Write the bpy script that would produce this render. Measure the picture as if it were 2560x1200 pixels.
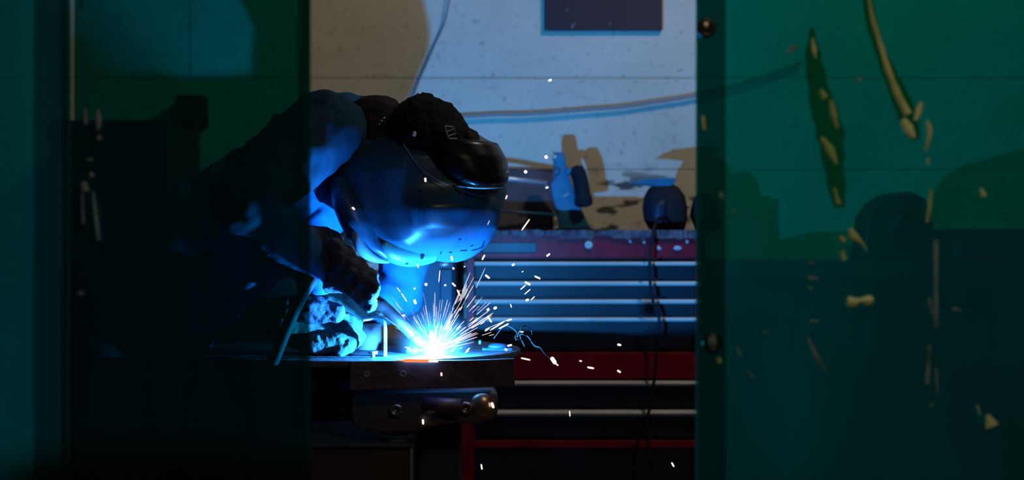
import bpy, bmesh, math, random
from mathutils import Vector, Matrix, noise
random.seed(7)
for o in list(bpy.data.objects): bpy.data.objects.remove(o)
SC = bpy.context.scene
COL = SC.collection
PI = math.pi
H = 1.17            # lens height above the floor
F = 3900.0          # focal length in pixels of the 2560 wide frame

def P(px, py, D):
    """world point that stands D metres in front of the lens at picture place px,py"""
    return Vector(((px - 1280) / F * D, D, H + (600 - py) / F * D))

# ------------------------------------------------------------------ camera, light, exposure
cd = bpy.data.cameras.new('camera'); cam = bpy.data.objects.new('camera', cd); COL.objects.link(cam)
cam.location = (0, 0, H); cam.rotation_euler = (PI / 2, 0, 0)
cd.sensor_width = 36; cd.lens = 36 * F / 2560
cd.dof.use_dof = True; cd.dof.focus_distance = 2.98; cd.dof.aperture_fstop = 3.0
cd.clip_start = .05
SC.camera = cam
SC.view_settings.view_transform = 'Standard'; SC.view_settings.look = 'None'
SC.view_settings.exposure = 0; SC.view_settings.gamma = 1
SC.view_settings.use_curve_mapping = False
w = bpy.data.worlds.new('world'); SC.world = w; w.use_nodes = True
w.node_tree.nodes['Background'].inputs[0].default_value = (.5, .6, .8, 1)
w.node_tree.nodes['Background'].inputs[1].default_value = .0015

ARC = P(1086, 886, 2.90); ARC.z = H - .211

def lamp(name, kind, loc, power, color, size=.05, rot=(0, 0, 0), aim=None):
    l = bpy.data.lights.new(name, kind); l.energy = power; l.color = color
    if kind == 'AREA': l.size = size
    else: l.shadow_soft_size = size
    o = bpy.data.objects.new(name, l); COL.objects.link(o); o.location = loc
    if aim is not None: o.rotation_euler = (Vector(aim) - Vector(loc)).to_track_quat('-Z', 'Y').to_euler()
    return o
ARC_POWER = 138
lamp('arc_light', 'POINT', ARC + Vector((0, 0, .004)), ARC_POWER, (.030, .32, 1.0), .0035)
lamp('ceiling_lamp', 'POINT', (.95, 3.25, 2.85), 42, (.94, .91, .80), .05)
lamp('aisle_lamp', 'AREA', (.62, .3, 2.5), 6.5, (1.0, .86, .55), .25, aim=(.1, 2.2, 1.1))

# ------------------------------------------------------------------ materials
def mat(name, col, rough=.6, metal=0, spec=.5, var=0, vscale=8, bump=0, bscale=30, emit=None, estr=0, col2=None, coat=0):
    m = bpy.data.materials.new(name); m.use_nodes = True
    nt = m.node_tree; b = nt.nodes['Principled BSDF']
    b.inputs['Base Color'].default_value = (*col, 1)
    b.inputs['Roughness'].default_value = rough; b.inputs['Metallic'].default_value = metal
    b.inputs['Specular IOR Level'].default_value = spec
    b.inputs['Coat Weight'].default_value = coat
    tc = nt.nodes.new('ShaderNodeTexCoord')
    if var or col2:
        n = nt.nodes.new('ShaderNodeTexNoise'); n.inputs['Scale'].default_value = vscale; n.inputs['Detail'].default_value = 6
        nt.links.new(tc.outputs['Object'], n.inputs['Vector'])
        r = nt.nodes.new('ShaderNodeValToRGB'); nt.links.new(n.outputs['Fac'], r.inputs['Fac'])
        r.color_ramp.elements[0].position = .35; r.color_ramp.elements[1].position = .65
        c2 = col2 if col2 else tuple(c * (1 - var) for c in col)
        r.color_ramp.elements[0].color = (*c2, 1); r.color_ramp.elements[1].color = (*col, 1)
        nt.links.new(r.outputs['Color'], b.inputs['Base Color'])
    if bump:
        n2 = nt.nodes.new('ShaderNodeTexNoise'); n2.inputs['Scale'].default_value = bscale; n2.inputs['Detail'].default_value = 5
        nt.links.new(tc.outputs['Object'], n2.inputs['Vector'])
        bp = nt.nodes.new('ShaderNodeBump'); bp.inputs['Strength'].default_value = bump; bp.inputs['Distance'].default_value = .01
        nt.links.new(n2.outputs['Fac'], bp.inputs['Height']); nt.links.new(bp.outputs['Normal'], b.inputs['Normal'])
    if emit:
        b.inputs['Emission Color'].default_value = (*emit, 1); b.inputs['Emission Strength'].default_value = estr
        m.cycles.emission_sampling = 'NONE'
    return m

M = {}
M['red_paint'] = mat('red_paint', (.26, .004, .014), .45, spec=.18, var=.35, vscale=14, bump=.05)
M['drawer_grey'] = mat('drawer_grey', (.009, .010, .015), .5, spec=.25, var=.35, vscale=9, bump=.04)
M['trim_metal'] = mat('trim_metal', (.62, .52, .44), .6, 0, spec=.2, var=.2)
M['dark_plate'] = mat('dark_plate', (.008, .018, .022), .5)
M['steel'] = mat('steel', (.055, .066, .078), .6, 0, spec=.2, var=.45, vscale=25, bump=.15, bscale=60)
M['bright_steel'] = mat('bright_steel', (.55, .58, .60), .35, .6)
M['black_steel'] = mat('black_steel', (.075, .035, .055), .5, .1, var=.5, vscale=30, bump=.2, bscale=50)
M['bracket_steel'] = mat('bracket_steel', (.10, .06, .045), .35, .4, var=.4, vscale=20, bump=.1)
M['brass'] = mat('brass', (.45, .26, .13), .28, .85, var=.3, vscale=30)  # warm light on the bracket end, put into a golden metal colour
M['brown_steel'] = mat('brown_steel', (.05, .018, .012), .55, .2, var=.6, vscale=6)
M['navy_paint'] = mat('navy_paint', (.010, .026, .05), .5, spec=.25, var=.4, vscale=7)
M['blue_paint'] = mat('blue_paint', (.015, .13, .22), .38, var=.35, vscale=18)
M['black_plastic'] = mat('black_plastic', (.012, .012, .014), .35)
M['black_rubber'] = mat('black_rubber', (.012, .013, .017), .8, spec=.12)
M['trouser'] = mat('trouser_cloth', (.006, .008, .014), .95, spec=.05)  # kept near black so the hips look unlit
M['helmet'] = mat('helmet_shell', (.012, .052, .100), .36, spec=.4, var=.25, vscale=5, bump=.02, bscale=40)
M['lens_black'] = mat('lens_black', (.003, .003, .004), .3, spec=.12)
M['lip'] = mat('lip_plastic', (.10, .16, .2), .4)
M['fabric_black'] = mat('fabric_black', (.007, .005, .008), .95, spec=.1, var=.5, vscale=60, bump=.6, bscale=120)
M['fabric_brown'] = mat('fabric_brown', (.018, .010, .014), .95, spec=.1, var=.4, vscale=40, bump=.4, bscale=90)
M['coverall'] = mat('coverall', (.008, .060, .150), .9, spec=.1, var=.3, vscale=12, bump=.3, bscale=25)
M['sleeve_cloth'] = mat('sleeve_cloth', (.004, .026, .050), .9, spec=.1, var=.3, vscale=12, bump=.3, bscale=25)  # coverall cloth darkened for the shaded upper arm
M['leather_dark'] = mat('leather_dark', (.035, .045, .07), .75, spec=.2, var=.5, vscale=30, bump=.5, bscale=50)
M['leather_pale'] = mat('leather_pale', (.045, .07, .065), .85, spec=.15, var=.5, vscale=22, bump=.6, bscale=45)
M['chin_plastic'] = mat('chin_plastic', (.03, .09, .09), .4)
M['copper'] = mat('copper', (.05, .026, .03), .4, .5, var=.5, vscale=40)
M['mauve_board'] = mat('mauve_board', (.085, .058, .065), .8, var=.4, vscale=14)  # for the pipe stub, and the painted shade of the wall panel
M['maroon_board'] = mat('maroon_board', (.030, .005, .014), .5, var=.4, vscale=9)
M['white_hose'] = mat('white_hose', (.24, .22, .20), .6)
M['grey_cable'] = mat('grey_cable', (.16, .16, .16), .6)
M['dark_paint'] = mat('dark_paint', (.008, .009, .010), .6, var=.4)
M['concrete'] = mat('concrete', (.10, .095, .09), .85, var=.4, vscale=4, bump=.3)
M['ceiling_paint'] = mat('ceiling_paint', (.06, .06, .06), .9, var=.2)
M['scrap'] = mat('scrap', (.14, .07, .07), .6, col2=(.04, .012, .02), vscale=30, bump=.8)
M['pale_mark'] = mat('pale_mark', (.35, .38, .42), .5)
M['grey_print'] = mat('grey_print', (.16, .16, .17), .7)
M['crease'] = mat('whitened_crease', (.85, .85, .42), .45, col2=(.45, .55, .20), vscale=22, spec=.8)  # lamp reflections on the folds, put into the colour
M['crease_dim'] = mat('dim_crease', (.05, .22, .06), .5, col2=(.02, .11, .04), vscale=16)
M['olive_crease'] = mat('olive_crease', (.40, .55, .20), .5)  # duller lamp reflections on the folds, also painted
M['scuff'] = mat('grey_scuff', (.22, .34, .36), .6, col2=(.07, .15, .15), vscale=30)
M['scuff_pale'] = mat('pale_scuff', (.26, .26, .27), .45)  # small highlights of the glossy film, painted pale
M['grommet'] = mat('grommet_metal', (.30, .22, .18), .3, .9)
M['spark'] = mat('spark', (.02, .02, .02), 1, spec=0, emit=(1.0, .78, .55), estr=1.7)
M['spark_white'] = mat('spark_white', (.02, .02, .02), 1, spec=0, emit=(1.0, .93, .85), estr=2.6)
M['spark_pale'] = mat('spark_pale', (.02, .02, .02), 1, spec=0, emit=(.75, .70, .85), estr=.6)
M['spark_violet'] = mat('spark_violet', (.02, .02, .02), 1, spec=0, emit=(.85, .72, 1.0), estr=1.0)
M['spark_pink'] = mat('spark_pink', (.02, .02, .02), 1, spec=0, emit=(1.0, .62, .60), estr=1.5)
M['arc_core'] = mat('arc_core', (.02, .02, .02), .5, emit=(.9, .95, 1.0), estr=8)
M['hot_metal'] = mat('hot_metal', (.3, .1, .05), .5, emit=(1.0, .22, .06), estr=1.2)
M['hot_white'] = mat('hot_white', (.3, .1, .05), .5, emit=(1.0, .6, .4), estr=2.5)
M['smoke_wisp'] = mat('smoke_wisp', (.018, .016, .016), .9, spec=.1)

def wall_material(name):
    m = bpy.data.materials.new(name); m.use_nodes = True; nt = m.node_tree; b = nt.nodes['Principled BSDF']
    N = nt.nodes.new; L = nt.links.new
    tc = N('ShaderNodeTexCoord'); sp = N('ShaderNodeSeparateXYZ'); L(tc.outputs['Object'], sp.inputs[0])
    ad = N('ShaderNodeMath'); ad.operation = 'ADD'; ad.inputs[1].default_value = -.028; L(sp.outputs['Z'], ad.inputs[0])
    sx = N('ShaderNodeMath'); sx.operation = 'ADD'; L(sp.outputs['X'], sx.inputs[0]); L(sp.outputs['Y'], sx.inputs[1])
    cb = N('ShaderNodeCombineXYZ'); L(sx.outputs[0], cb.inputs['X']); L(ad.outputs[0], cb.inputs['Y'])
    br = N('ShaderNodeTexBrick'); L(cb.outputs[0], br.inputs['Vector'])
    br.inputs['Scale'].default_value = 1; br.inputs['Brick Width'].default_value = 7.3; br.inputs['Row Height'].default_value = .27
    br.inputs['Mortar Size'].default_value = .0022; br.inputs['Mortar Smooth'].default_value = .4
    br.inputs['Color1'].default_value = (.62, .53, .40, 1); br.inputs['Color2'].default_value = (.58, .50, .385, 1)
    br.inputs['Mortar'].default_value = (.30, .25, .19, 1)
    # fine mottling
    n = N('ShaderNodeTexNoise'); n.inputs['Scale'].default_value = 6; n.inputs['Detail'].default_value = 8; L(tc.outputs['Object'], n.inputs['Vector'])
    r = N('ShaderNodeValToRGB'); L(n.outputs['Fac'], r.inputs['Fac'])
    r.color_ramp.elements[0].position = .3; r.color_ramp.elements[0].color = (.86, .86, .86, 1)
    r.color_ramp.elements[1].position = .7; r.color_ramp.elements[1].color = (1, 1, 1, 1)
    mx = N('ShaderNodeMixRGB'); mx.blend_type = 'MULTIPLY'; mx.inputs[0].default_value = 1
    L(br.outputs['Color'], mx.inputs[1]); L(r.outputs['Color'], mx.inputs[2])
    # specks
    n2 = N('ShaderNodeTexNoise'); n2.inputs['Scale'].default_value = 62; n2.inputs['Detail'].default_value = 3; L(tc.outputs['Object'], n2.inputs['Vector'])
    r2 = N('ShaderNodeValToRGB'); L(n2.outputs['Fac'], r2.inputs['Fac'])
    r2.color_ramp.elements[0].position = .27; r2.color_ramp.elements[0].color = (.64, .62, .61, 1)
    r2.color_ramp.elements[1].position = .40; r2.color_ramp.elements[1].color = (1, 1, 1, 1)
    m2 = N('ShaderNodeMixRGB'); m2.blend_type = 'MULTIPLY'; m2.inputs[0].default_value = 1
    L(mx.outputs[0], m2.inputs[1]); L(r2.outputs['Color'], m2.inputs[2])
    # knocked-off paint and dirt above the chest (a band of wear)
    mp = N('ShaderNodeMapping'); mp.inputs['Scale'].default_value = (14, 14, 40); L(tc.outputs['Object'], mp.inputs['Vector'])
    n3 = N('ShaderNodeTexNoise'); n3.inputs['Scale'].default_value = 1; n3.inputs['Detail'].default_value = 5; L(mp.outputs[0], n3.inputs['Vector'])
    r3 = N('ShaderNodeValToRGB'); L(n3.outputs['Fac'], r3.inputs['Fac'])
    r3.color_ramp.elements[0].position = .40; r3.color_ramp.elements[0].color = (.13, .12, .13, 1)
    r3.color_ramp.elements[1].position = .47; r3.color_ramp.elements[1].color = (1, 1, 1, 1)
    mr = N('ShaderNodeMapRange'); mr.inputs['From Min'].default_value = 1.40; mr.inputs['From Max'].default_value = 1.34; L(sp.outputs['Z'], mr.inputs['Value'])
    m3 = N('ShaderNodeMixRGB'); m3.blend_type = 'MULTIPLY'; mx2 = N('ShaderNodeMapRange'); mx2.inputs['From Min'].default_value = .62; mx2.inputs['From Max'].default_value = .54; L(sp.outputs['X'], mx2.inputs['Value'])
    mm = N('ShaderNodeMath'); mm.operation = 'MULTIPLY'; L(mr.outputs[0], mm.inputs[0]); L(mx2.outputs[0], mm.inputs[1]); L(mm.outputs[0], m3.inputs[0]); L(m2.outputs[0], m3.inputs[1]); L(r3.outputs['Color'], m3.inputs[2])
    L(m3.outputs[0], b.inputs['Base Color']); b.inputs['Roughness'].default_value = .85
    bp = N('ShaderNodeBump'); bp.inputs['Strength'].default_value = .5; bp.inputs['Distance'].default_value = .004
    inv = N('ShaderNodeMath'); inv.operation = 'SUBTRACT'; L(r2.outputs['Color'], inv.inputs[0]); L(br.outputs['Fac'], inv.inputs[1])
    L(inv.outputs[0], bp.inputs['Height']); L(bp.outputs['Normal'], b.inputs['Normal'])
    return m
M['wall'] = wall_material('painted_blockwork')

def curtain_material(name, tint, trans, haze):
    """thin welding-screen film: tinted see-through, a little milky, glossy face"""
    m = bpy.data.materials.new(name); m.use_nodes = True; nt = m.node_tree
    for n in list(nt.nodes): nt.nodes.remove(n)
    N = nt.nodes.new; L = nt.links.new
    out = N('ShaderNodeOutputMaterial')
    tr = N('ShaderNodeBsdfTransparent'); tr.inputs[0].default_value = (*tint, 1)
    tl = N('ShaderNodeBsdfTranslucent'); tl.inputs[0].default_value = (*haze, 1)
    df = N('ShaderNodeBsdfDiffuse'); df.inputs[0].default_value = (.004, .030, .024, 1)
    tc = N('ShaderNodeTexCoord'); mp = N('ShaderNodeMapping'); mp.inputs['Scale'].default_value = (5, 5, 1.6); L(tc.outputs['Object'], mp.inputs[0])
    n = N('ShaderNodeTexNoise'); n.inputs['Scale'].default_value = 1; n.inputs['Detail'].default_value = 6; L(mp.outputs[0], n.inputs['Vector'])
    r = N('ShaderNodeMapRange'); r.inputs['From Min'].default_value = .3; r.inputs['From Max'].default_value = .7
    r.inputs['To Min'].default_value = trans - .10; r.inputs['To Max'].default_value = trans + .10; L(n.outputs['Fac'], r.inputs['Value'])
    ad = N('ShaderNodeAddShader'); L(tl.outputs[0], ad.inputs[0]); L(df.outputs[0], ad.inputs[1])
    mx = N('ShaderNodeMixShader'); L(r.outputs[0], mx.inputs[0]); L(ad.outputs[0], mx.inputs[1]); L(tr.outputs[0], mx.inputs[2])
    gl = N('ShaderNodeBsdfGlossy'); gl.inputs['Roughness'].default_value = .12; gl.inputs[0].default_value = (.9, .9, .8, 1)
    bp = N('ShaderNodeBump'); bp.inputs['Strength'].default_value = .25; bp.inputs['Distance'].default_value = .01
    L(n.outputs['Fac'], bp.inputs['Height']); L(bp.outputs[0], gl.inputs['Normal'])
    m2 = N('ShaderNodeMixShader'); m2.inputs[0].default_value = .035
    L(mx.outputs[0], m2.inputs[1]); L(gl.outputs[0], m2.inputs[2]); L(m2.outputs[0], out.inputs[0])
    return m
M['film'] = curtain_material('green_film', (0, .29, .16), .72, (0, .045, .016))
M['film_left'] = curtain_material('green_film_left', (0, .33, .24), .72, (0, .004, .002))
M['film_outer'] = curtain_material('green_film_outer', (0, .28, .25), .72, (0, .09, .036))
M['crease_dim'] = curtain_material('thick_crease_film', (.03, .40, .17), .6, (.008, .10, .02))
M['film_hem'] = curtain_material('green_film_hem', (0, .45, .45), .7, (0, .012, .006))

# ------------------------------------------------------------------ mesh helpers
def finish(name, bm, m, parent=None, smooth=False, bevel=0, sub=0):
    me = bpy.data.meshes.new(name)
    bmesh.ops.recalc_face_normals(bm, faces=bm.faces)
    bm.to_mesh(me); bm.free()
    o = bpy.data.objects.new(name, me); COL.objects.link(o)
    me.materials.append(M[m] if isinstance(m, str) else m)
    if smooth:
        for p in me.polygons: p.use_smooth = True
    if bevel:
        b = o.modifiers.new('bevel', 'BEVEL'); b.width = bevel; b.segments = 2; b.limit_method = 'ANGLE'
    if sub:
        s = o.modifiers.new('sub', 'SUBSURF'); s.levels = sub; s.render_levels = sub
    if parent is not None:
        o.parent = parent; o.matrix_parent_inverse = parent.matrix_world.inverted()
    return o

def tag(o, label=None, cat=None, group=None, kind=None):
    if label: o['label'] = label
    if cat: o['category'] = cat
    if group: o['group'] = group
    if kind: o['kind'] = kind
    return o

def thing(name, label, cat, loc, group=None):
    o = bpy.data.objects.new(name, None); COL.objects.link(o); o.location = loc
    o.empty_display_size = .05
    o.matrix_world = Matrix.Translation(Vector(loc))
    return tag(o, label, cat, group)

def box(bm, x0, x1, y0, y1, z0, z1):
    v = [bm.verts.new((x, y, z)) for x in (x0, x1) for y in (y0, y1) for z in (z0, z1)]
    for f in ((0, 1, 3, 2), (4, 6, 7, 5), (0, 4, 5, 1), (2, 3, 7, 6), (0, 2, 6, 4), (1, 5, 7, 3)):
        bm.faces.new([v[i] for i in f])
    return v

def pbox(bm, px0, px1, py0, py1, D, depth):
    """box whose front face covers the given picture rectangle at distance D"""
    a = P(px0, py1, D); b = P(px1, py0, D)
    return box(bm, a.x, b.x, D, D + depth, a.z, b.z)

def frame_of(d):
    d = d.normalized(); u = Vector((0, 0, 1)) if abs(d.z) < .9 else Vector((1, 0, 0))
    a = d.cross(u).normalized(); return a, d.cross(a).normalized()

def tube(bm, pts, rad, seg=10, cap=True):
    pts = [Vector(p) for p in pts]; n = len(pts)
    if not hasattr(rad, '__len__'): rad = [rad] * n
    rings = []; a = None
    for i, p in enumerate(pts):
        d = (pts[min(i + 1, n - 1)] - pts[max(i - 1, 0)]).normalized()
        if a is None: a, b = frame_of(d)
        else:
            a = (a - d * a.dot(d)).normalized(); b = d.cross(a).normalized()
        rings.append([bm.verts.new(p + (a * math.cos(t) + b * math.sin(t)) * rad[i]) for t in [2 * PI * k / seg for k in range(seg)]])
    for i in range(n - 1):
        for k in range(seg):
            bm.faces.new((rings[i][k], rings[i][(k + 1) % seg], rings[i + 1][(k + 1) % seg], rings[i + 1][k]))
    if cap: bm.faces.new(rings[0]); bm.faces.new(rings[-1])

def smooth_path(pts, n=8):
    pts = [Vector(p) for p in pts]; out = []
    for i in range(len(pts) - 1):
        p0 = pts[max(i - 1, 0)]; p1 = pts[i]; p2 = pts[i + 1]; p3 = pts[min(i + 2, len(pts) - 1)]
        for k in range(n):
            t = k / n
            out.append(.5 * ((2 * p1) + (p2 - p0) * t + (2 * p0 - 5 * p1 + 4 * p2 - p3) * t * t + (3 * p1 - p0 - 3 * p2 + p3) * t ** 3))
    out.append(pts[-1]); return out

def lathe(bm, prof, c, axis=Vector((0, 0, 1)), seg=40):
    """prof: list of (radius, height along axis)"""
    a, b = frame_of(axis); axis = axis.normalized(); rings = []
    for r, h in prof:
        rings.append([bm.verts.new(c + axis * h + (a * math.cos(2 * PI * k / seg) + b * math.sin(2 * PI * k / seg)) * max(r, 1e-5)) for k in range(seg)])
    for i in range(len(rings) - 1):
        for k in range(seg):
            bm.faces.new((rings[i][k], rings[i][(k + 1) % seg], rings[i + 1][(k + 1) % seg], rings[i + 1][k]))
    bm.faces.new(rings[0]); bm.faces.new(rings[-1])

def prism(bm, pts, D, depth):
    """outline of picture points at distance D, extruded back by depth"""
    f = [bm.verts.new(P(x, y, D)) for x, y in pts]; g = [bm.verts.new(v.co + Vector((0, depth, 0))) for v in f]
    n = len(f); bm.faces.new(f); bm.faces.new(g[::-1])
    for i in range(n): bm.faces.new((f[i], g[i], g[(i + 1) % n], f[(i + 1) % n]))

def ellipsoid(bm, c, rx, ry, rz, seg=24, rings=14, rot=None):
    m = Matrix.Translation(c) @ (rot or Matrix.Identity(4)) @ Matrix.Diagonal((rx, ry, rz, 1))
    bmesh.ops.create_uvsphere(bm, u_segments=seg, v_segments=rings, radius=1, matrix=m)

def limb(bm, p1, r1, p2, r2):
    p1 = Vector(p1); p2 = Vector(p2)
    ellipsoid(bm, p1, r1, r1, r1); ellipsoid(bm, p2, r2, r2, r2)
    tube(bm, [p1, p2], [r1, r2], 20)

def fuse(name, bm, m, parent=None, voxel=.006, iters=4, fold=0, fscale=.05):
    """weld overlapping volumes into ONE continuous skin"""
    o = finish(name, bm, m, None, True)
    r = o.modifiers.new('r', 'REMESH'); r.mode = 'VOXEL'; r.voxel_size = voxel
    s = o.modifiers.new('s', 'SMOOTH'); s.factor = .6; s.iterations = iters
    dg = bpy.context.evaluated_depsgraph_get(); dg.update()
    me = bpy.data.meshes.new_from_object(o.evaluated_get(dg))
    o.modifiers.clear(); o.data = me
    if fold:
        nrm = [v.normal.copy() for v in me.vertices]
        for i, v in enumerate(me.vertices):
            p = v.co / fscale
            d = noise.noise(p + Vector((0, 0, p.x * .5))) + .5 * noise.noise(p * 2.3)
            v.co += nrm[i] * d * fold
    for p in me.polygons: p.use_smooth = True
    if parent is not None:
        o.parent = parent; o.matrix_parent_inverse = parent.matrix_world.inverted()
    return o

def interp(rows, y, k):
    for a, b in zip(rows, rows[1:]):
        if a[0] <= y <= b[0]:
            t = (y - a[0]) / (b[0] - a[0]); return a[k] + (b[k] - a[k]) * t
    return rows[-1][k]

def loft(bm, rows, D0, seg=48, steps=3, ex=2.2, shrink=None, lean=0):
    """rows (py, left px, right px, half depth): a rounded solid about distance D0"""
    ys = []
    for a, b in zip(rows, rows[1:]):
        for k in range(steps): ys.append(a[0] + (b[0] - a[0]) * k / steps)
    ys.append(rows[-1][0]); rings = []
    for y in ys:
        xl, xr, b = (interp(rows, y, k) for k in (1, 2, 3)); ring = []
        cx = (xl + xr) / 2; a = (xr - xl) / 2
        for k in range(seg):
            t = 2 * PI * k / seg; c, s = math.cos(t), math.sin(t)
            x = cx + a * math.copysign(abs(c) ** (2 / ex), c); d = b * math.copysign(abs(s) ** (2 / ex), s)
            if shrink: d *= shrink(x, y, d)
            q = P(x, y, D0); ring.append(bm.verts.new((q.x, D0 + d + lean * (y - 450) / 100, q.z)))
        rings.append(ring)
    for i in range(len(rings) - 1):
        for k in range(seg): bm.faces.new((rings[i][k], rings[i][(k + 1) % seg], rings[i + 1][(k + 1) % seg], rings[i + 1][k]))
    bm.faces.new(rings[0]); bm.faces.new(rings[-1])

def nb(): return bmesh.new()

# ------------------------------------------------------------------ the room
WY = 4.6
def struct(name, bm, m): return tag(finish(name, bm, m), kind='structure')
bm = nb(); box(bm, -3, 3, WY, WY + .2, 0, 3.1); struct('wall_back', bm, 'wall')
bm = nb(); box(bm, -3.2, -3, -1.5, WY + .2, 0, 3.1); struct('wall_left', bm, 'dark_paint')
bm = nb(); box(bm, 3, 3.2, -1.5, WY + .2, 0, 3.1); struct('wall_right', bm, 'dark_paint')
bm = nb(); box(bm, -3.2, 3.2, -1.5, WY + .2, -.1, 0); struct('floor', bm, 'concrete')
bm = nb(); box(bm, -3.2, 3.2, -1.5, WY + .2, 3.1, 3.2); struct('ceiling', bm, 'ceiling_paint')
bm = nb(); box(bm, -3, 3, -1.7, -1.5, 0, 3.1); struct('wall_front', bm, 'dark_paint')

# maroon board, cables and hose on the wall
bm = nb(); a = P(1360, 76, 4.58); b = P(1656, -120, 4.58)
box(bm, a.x, b.x, 4.582, 4.6, a.z, b.z)
bd = thing('wall_board', 'dark maroon board fixed high on the painted block wall', 'board', ((a.x + b.x) / 2, 4.6, a.z))
finish('board_panel', bm, 'maroon_board', bd, bevel=.002)
for i, (x, y, s) in enumerate(((1431, 66, 4), (1436, 60, 3), (1524, 60, 3), (1418, 25, 3))):
    bm = nb(); c = P(x, y, 4.58); ellipsoid(bm, Vector((c.x, 4.582, c.z)), s * .0008, .001, s * .0014, 10, 6); finish('scratch', bm, 'grey_print', bd)
bm = nb(); tube(bm, smooth_path([P(1128, -120, 4.585), P(1124, -20, 4.585), P(1113, 50, 4.585), P(1088, 108, 4.585), P(1070, 150, 4.585), P(1048, 200, 4.585), P(1034, 240, 4.585), P(1020, 300, 4.585), P(1010, 420, 4.585)]), .0026, 8)
tag(finish('wall_cable', bm, 'grey_cable', smooth=True), 'thin grey cable hanging down the wall behind the cap', 'cable')
bm = nb(); pts = [(900, 296), (1000, 296), (1100, 292), (1160, 290), (1240, 286), (1300, 285), (1380, 281), (1460, 274), (1560, 266), (1640, 254), (1740, 238), (1860, 210), (2000, 160)]
tube(bm, smooth_path([P(x, y, 4.582) for x, y in pts]), .0058, 10)
tag(finish('wall_hose', bm, 'white_hose', smooth=True), 'pale thin hose drooping across the block wall below the board', 'hose')

# ------------------------------------------------------------------ red tool chest and cabinet
def drawer(root, y0, y1, yt0, yt1, D, handle=True):
    """y0..y1 panel, yt0..yt1 the metal pull strip along its top edge"""
    bm = nb(); pbox(bm, 1187, 1738, yt1 - 2, y1, D - .008, .03)
    d = finish('drawer', bm, 'drawer_grey', root, bevel=.002)
    bm = nb(); a = P(1187, yt1, D); b = P(1749, yt0, D)
    v = [(D - .022, a.z - .0005), (D - .026, (a.z + b.z) / 2), (D - .021, b.z), (D - .006, b.z), (D - .006, a.z)]
    l = [bm.verts.new((a.x, y, z)) for y, z in v]; r = [bm.verts.new((b.x, y, z)) for y, z in v]
    bm.faces.new(l); bm.faces.new(r[::-1])
    for i in range(5): bm.faces.new((l[i], l[(i + 1) % 5], r[(i + 1) % 5], r[i]))
    finish('drawer_pull', bm, 'trim_metal', d, bevel=.001)
    return d

DC = 4.1
tc = thing('tool_chest', 'red upper tool chest with four drawers under the clutter by the wall', 'tool chest', (P(1466, 600, DC).x, 4.3, P(0, 878, DC).z))
bm = nb(); pbox(bm, 1166, 1764, 578, 645, DC - .012, .44)
a = P(1166, 878, DC); b = P(1764, 640, DC); x0, x1 = P(1187, 0, DC).x, P(1738, 0, DC).x
box(bm, a.x, x0, DC - .012, DC + .42, a.z, b.z); box(bm, x1, b.x, DC - .012, DC + .42, a.z, b.z)
box(bm, x0, x1, DC + .03, DC + .42, a.z, b.z)
finish('chest_body', bm, 'red_paint', tc, bevel=.002)
bm = nb(); pbox(bm, 1187, 1738, 647, 878, DC + .026, .004); finish('drawer_recess', bm, 'dark_paint', tc)  # dark sheet put in for the shade above the pulls
for y0, y1, t0, t1 in ((655, 697, 654, 663), (703, 742, 703, 713), (749, 790, 748, 758), (793, 876, 793, 802)):
    drawer(tc, y0, y1, t0, t1, DC)
bm = nb(); c = P(1472, 612, DC - .016); lathe(bm, [(.0105, 0), (.0105, .004), (.008, .006), (.003, .006), (.003, .003)], Vector((c.x, DC - .012, c.z)), Vector((0, -1, 0)), 24)
finish('lock', bm, 'trim_metal', tc, True)
bm = nb(); pbox(bm, 1205, 1342, 606, 632, DC - .015, .004); finish('name_plate', bm, 'dark_plate', tc, bevel=.003)
bm = nb()
n = 90; top = []; bot = []
for i in range(n + 1):
    px = 1225 + (1745 - 1225) * i / n
    hgt = 8 + 9 * noise.noise(Vector((i * .23, 3, 0))) + 6 * noise.noise(Vector((i * .7, 8, 0)))
    low = 590 + 10 * noise.noise(Vector((i * .31, 0, 5))) + (6 if 1400 < px < 1480 or px > 1530 else -2)
    q = P(px, 578 - max(hgt, 0) * .35, DC - .02); top.append(bm.verts.new((q.x, DC - .018 + .006 * noise.noise(Vector((i * .9, 0, 0))), q.z)))
    q = P(px, low, DC - .02); bot.append(bm.verts.new((q.x, DC - .016 + .004 * noise.noise(Vector((i * .6, 9, 0))), q.z)))
for i in range(n): bm.faces.new((top[i], top[i + 1], bot[i + 1], bot[i]))
s = finish('torn_edge_strip', bm, 'scrap', tc); sm = s.modifiers.new('solid', 'SOLIDIFY'); sm.thickness = .003
for x, y, rx, rz in ((1572, 588, 16, 5), (1596, 581, 12, 6), (1690, 583, 6, 6), (1610, 606, 6, 4), (1648, 620, 8, 6), (1694, 620, 16, 6), (1718, 604, 5, 5), (1576, 604, 5, 3)):
    bm = nb(); c = P(x, y, DC - .018); ellipsoid(bm, Vector((c.x, DC - .016, c.z)), rx / 951 * .6, .003, rz / 951 * .8, 12, 8)
    for v in bm.verts: v.co += Vector((noise.noise(v.co * 300), 0, noise.noise(v.co * 300 + Vector((5, 5, 5))))) * .004
    finish('paint_chip', bm, 'pale_mark', tc)

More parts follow.
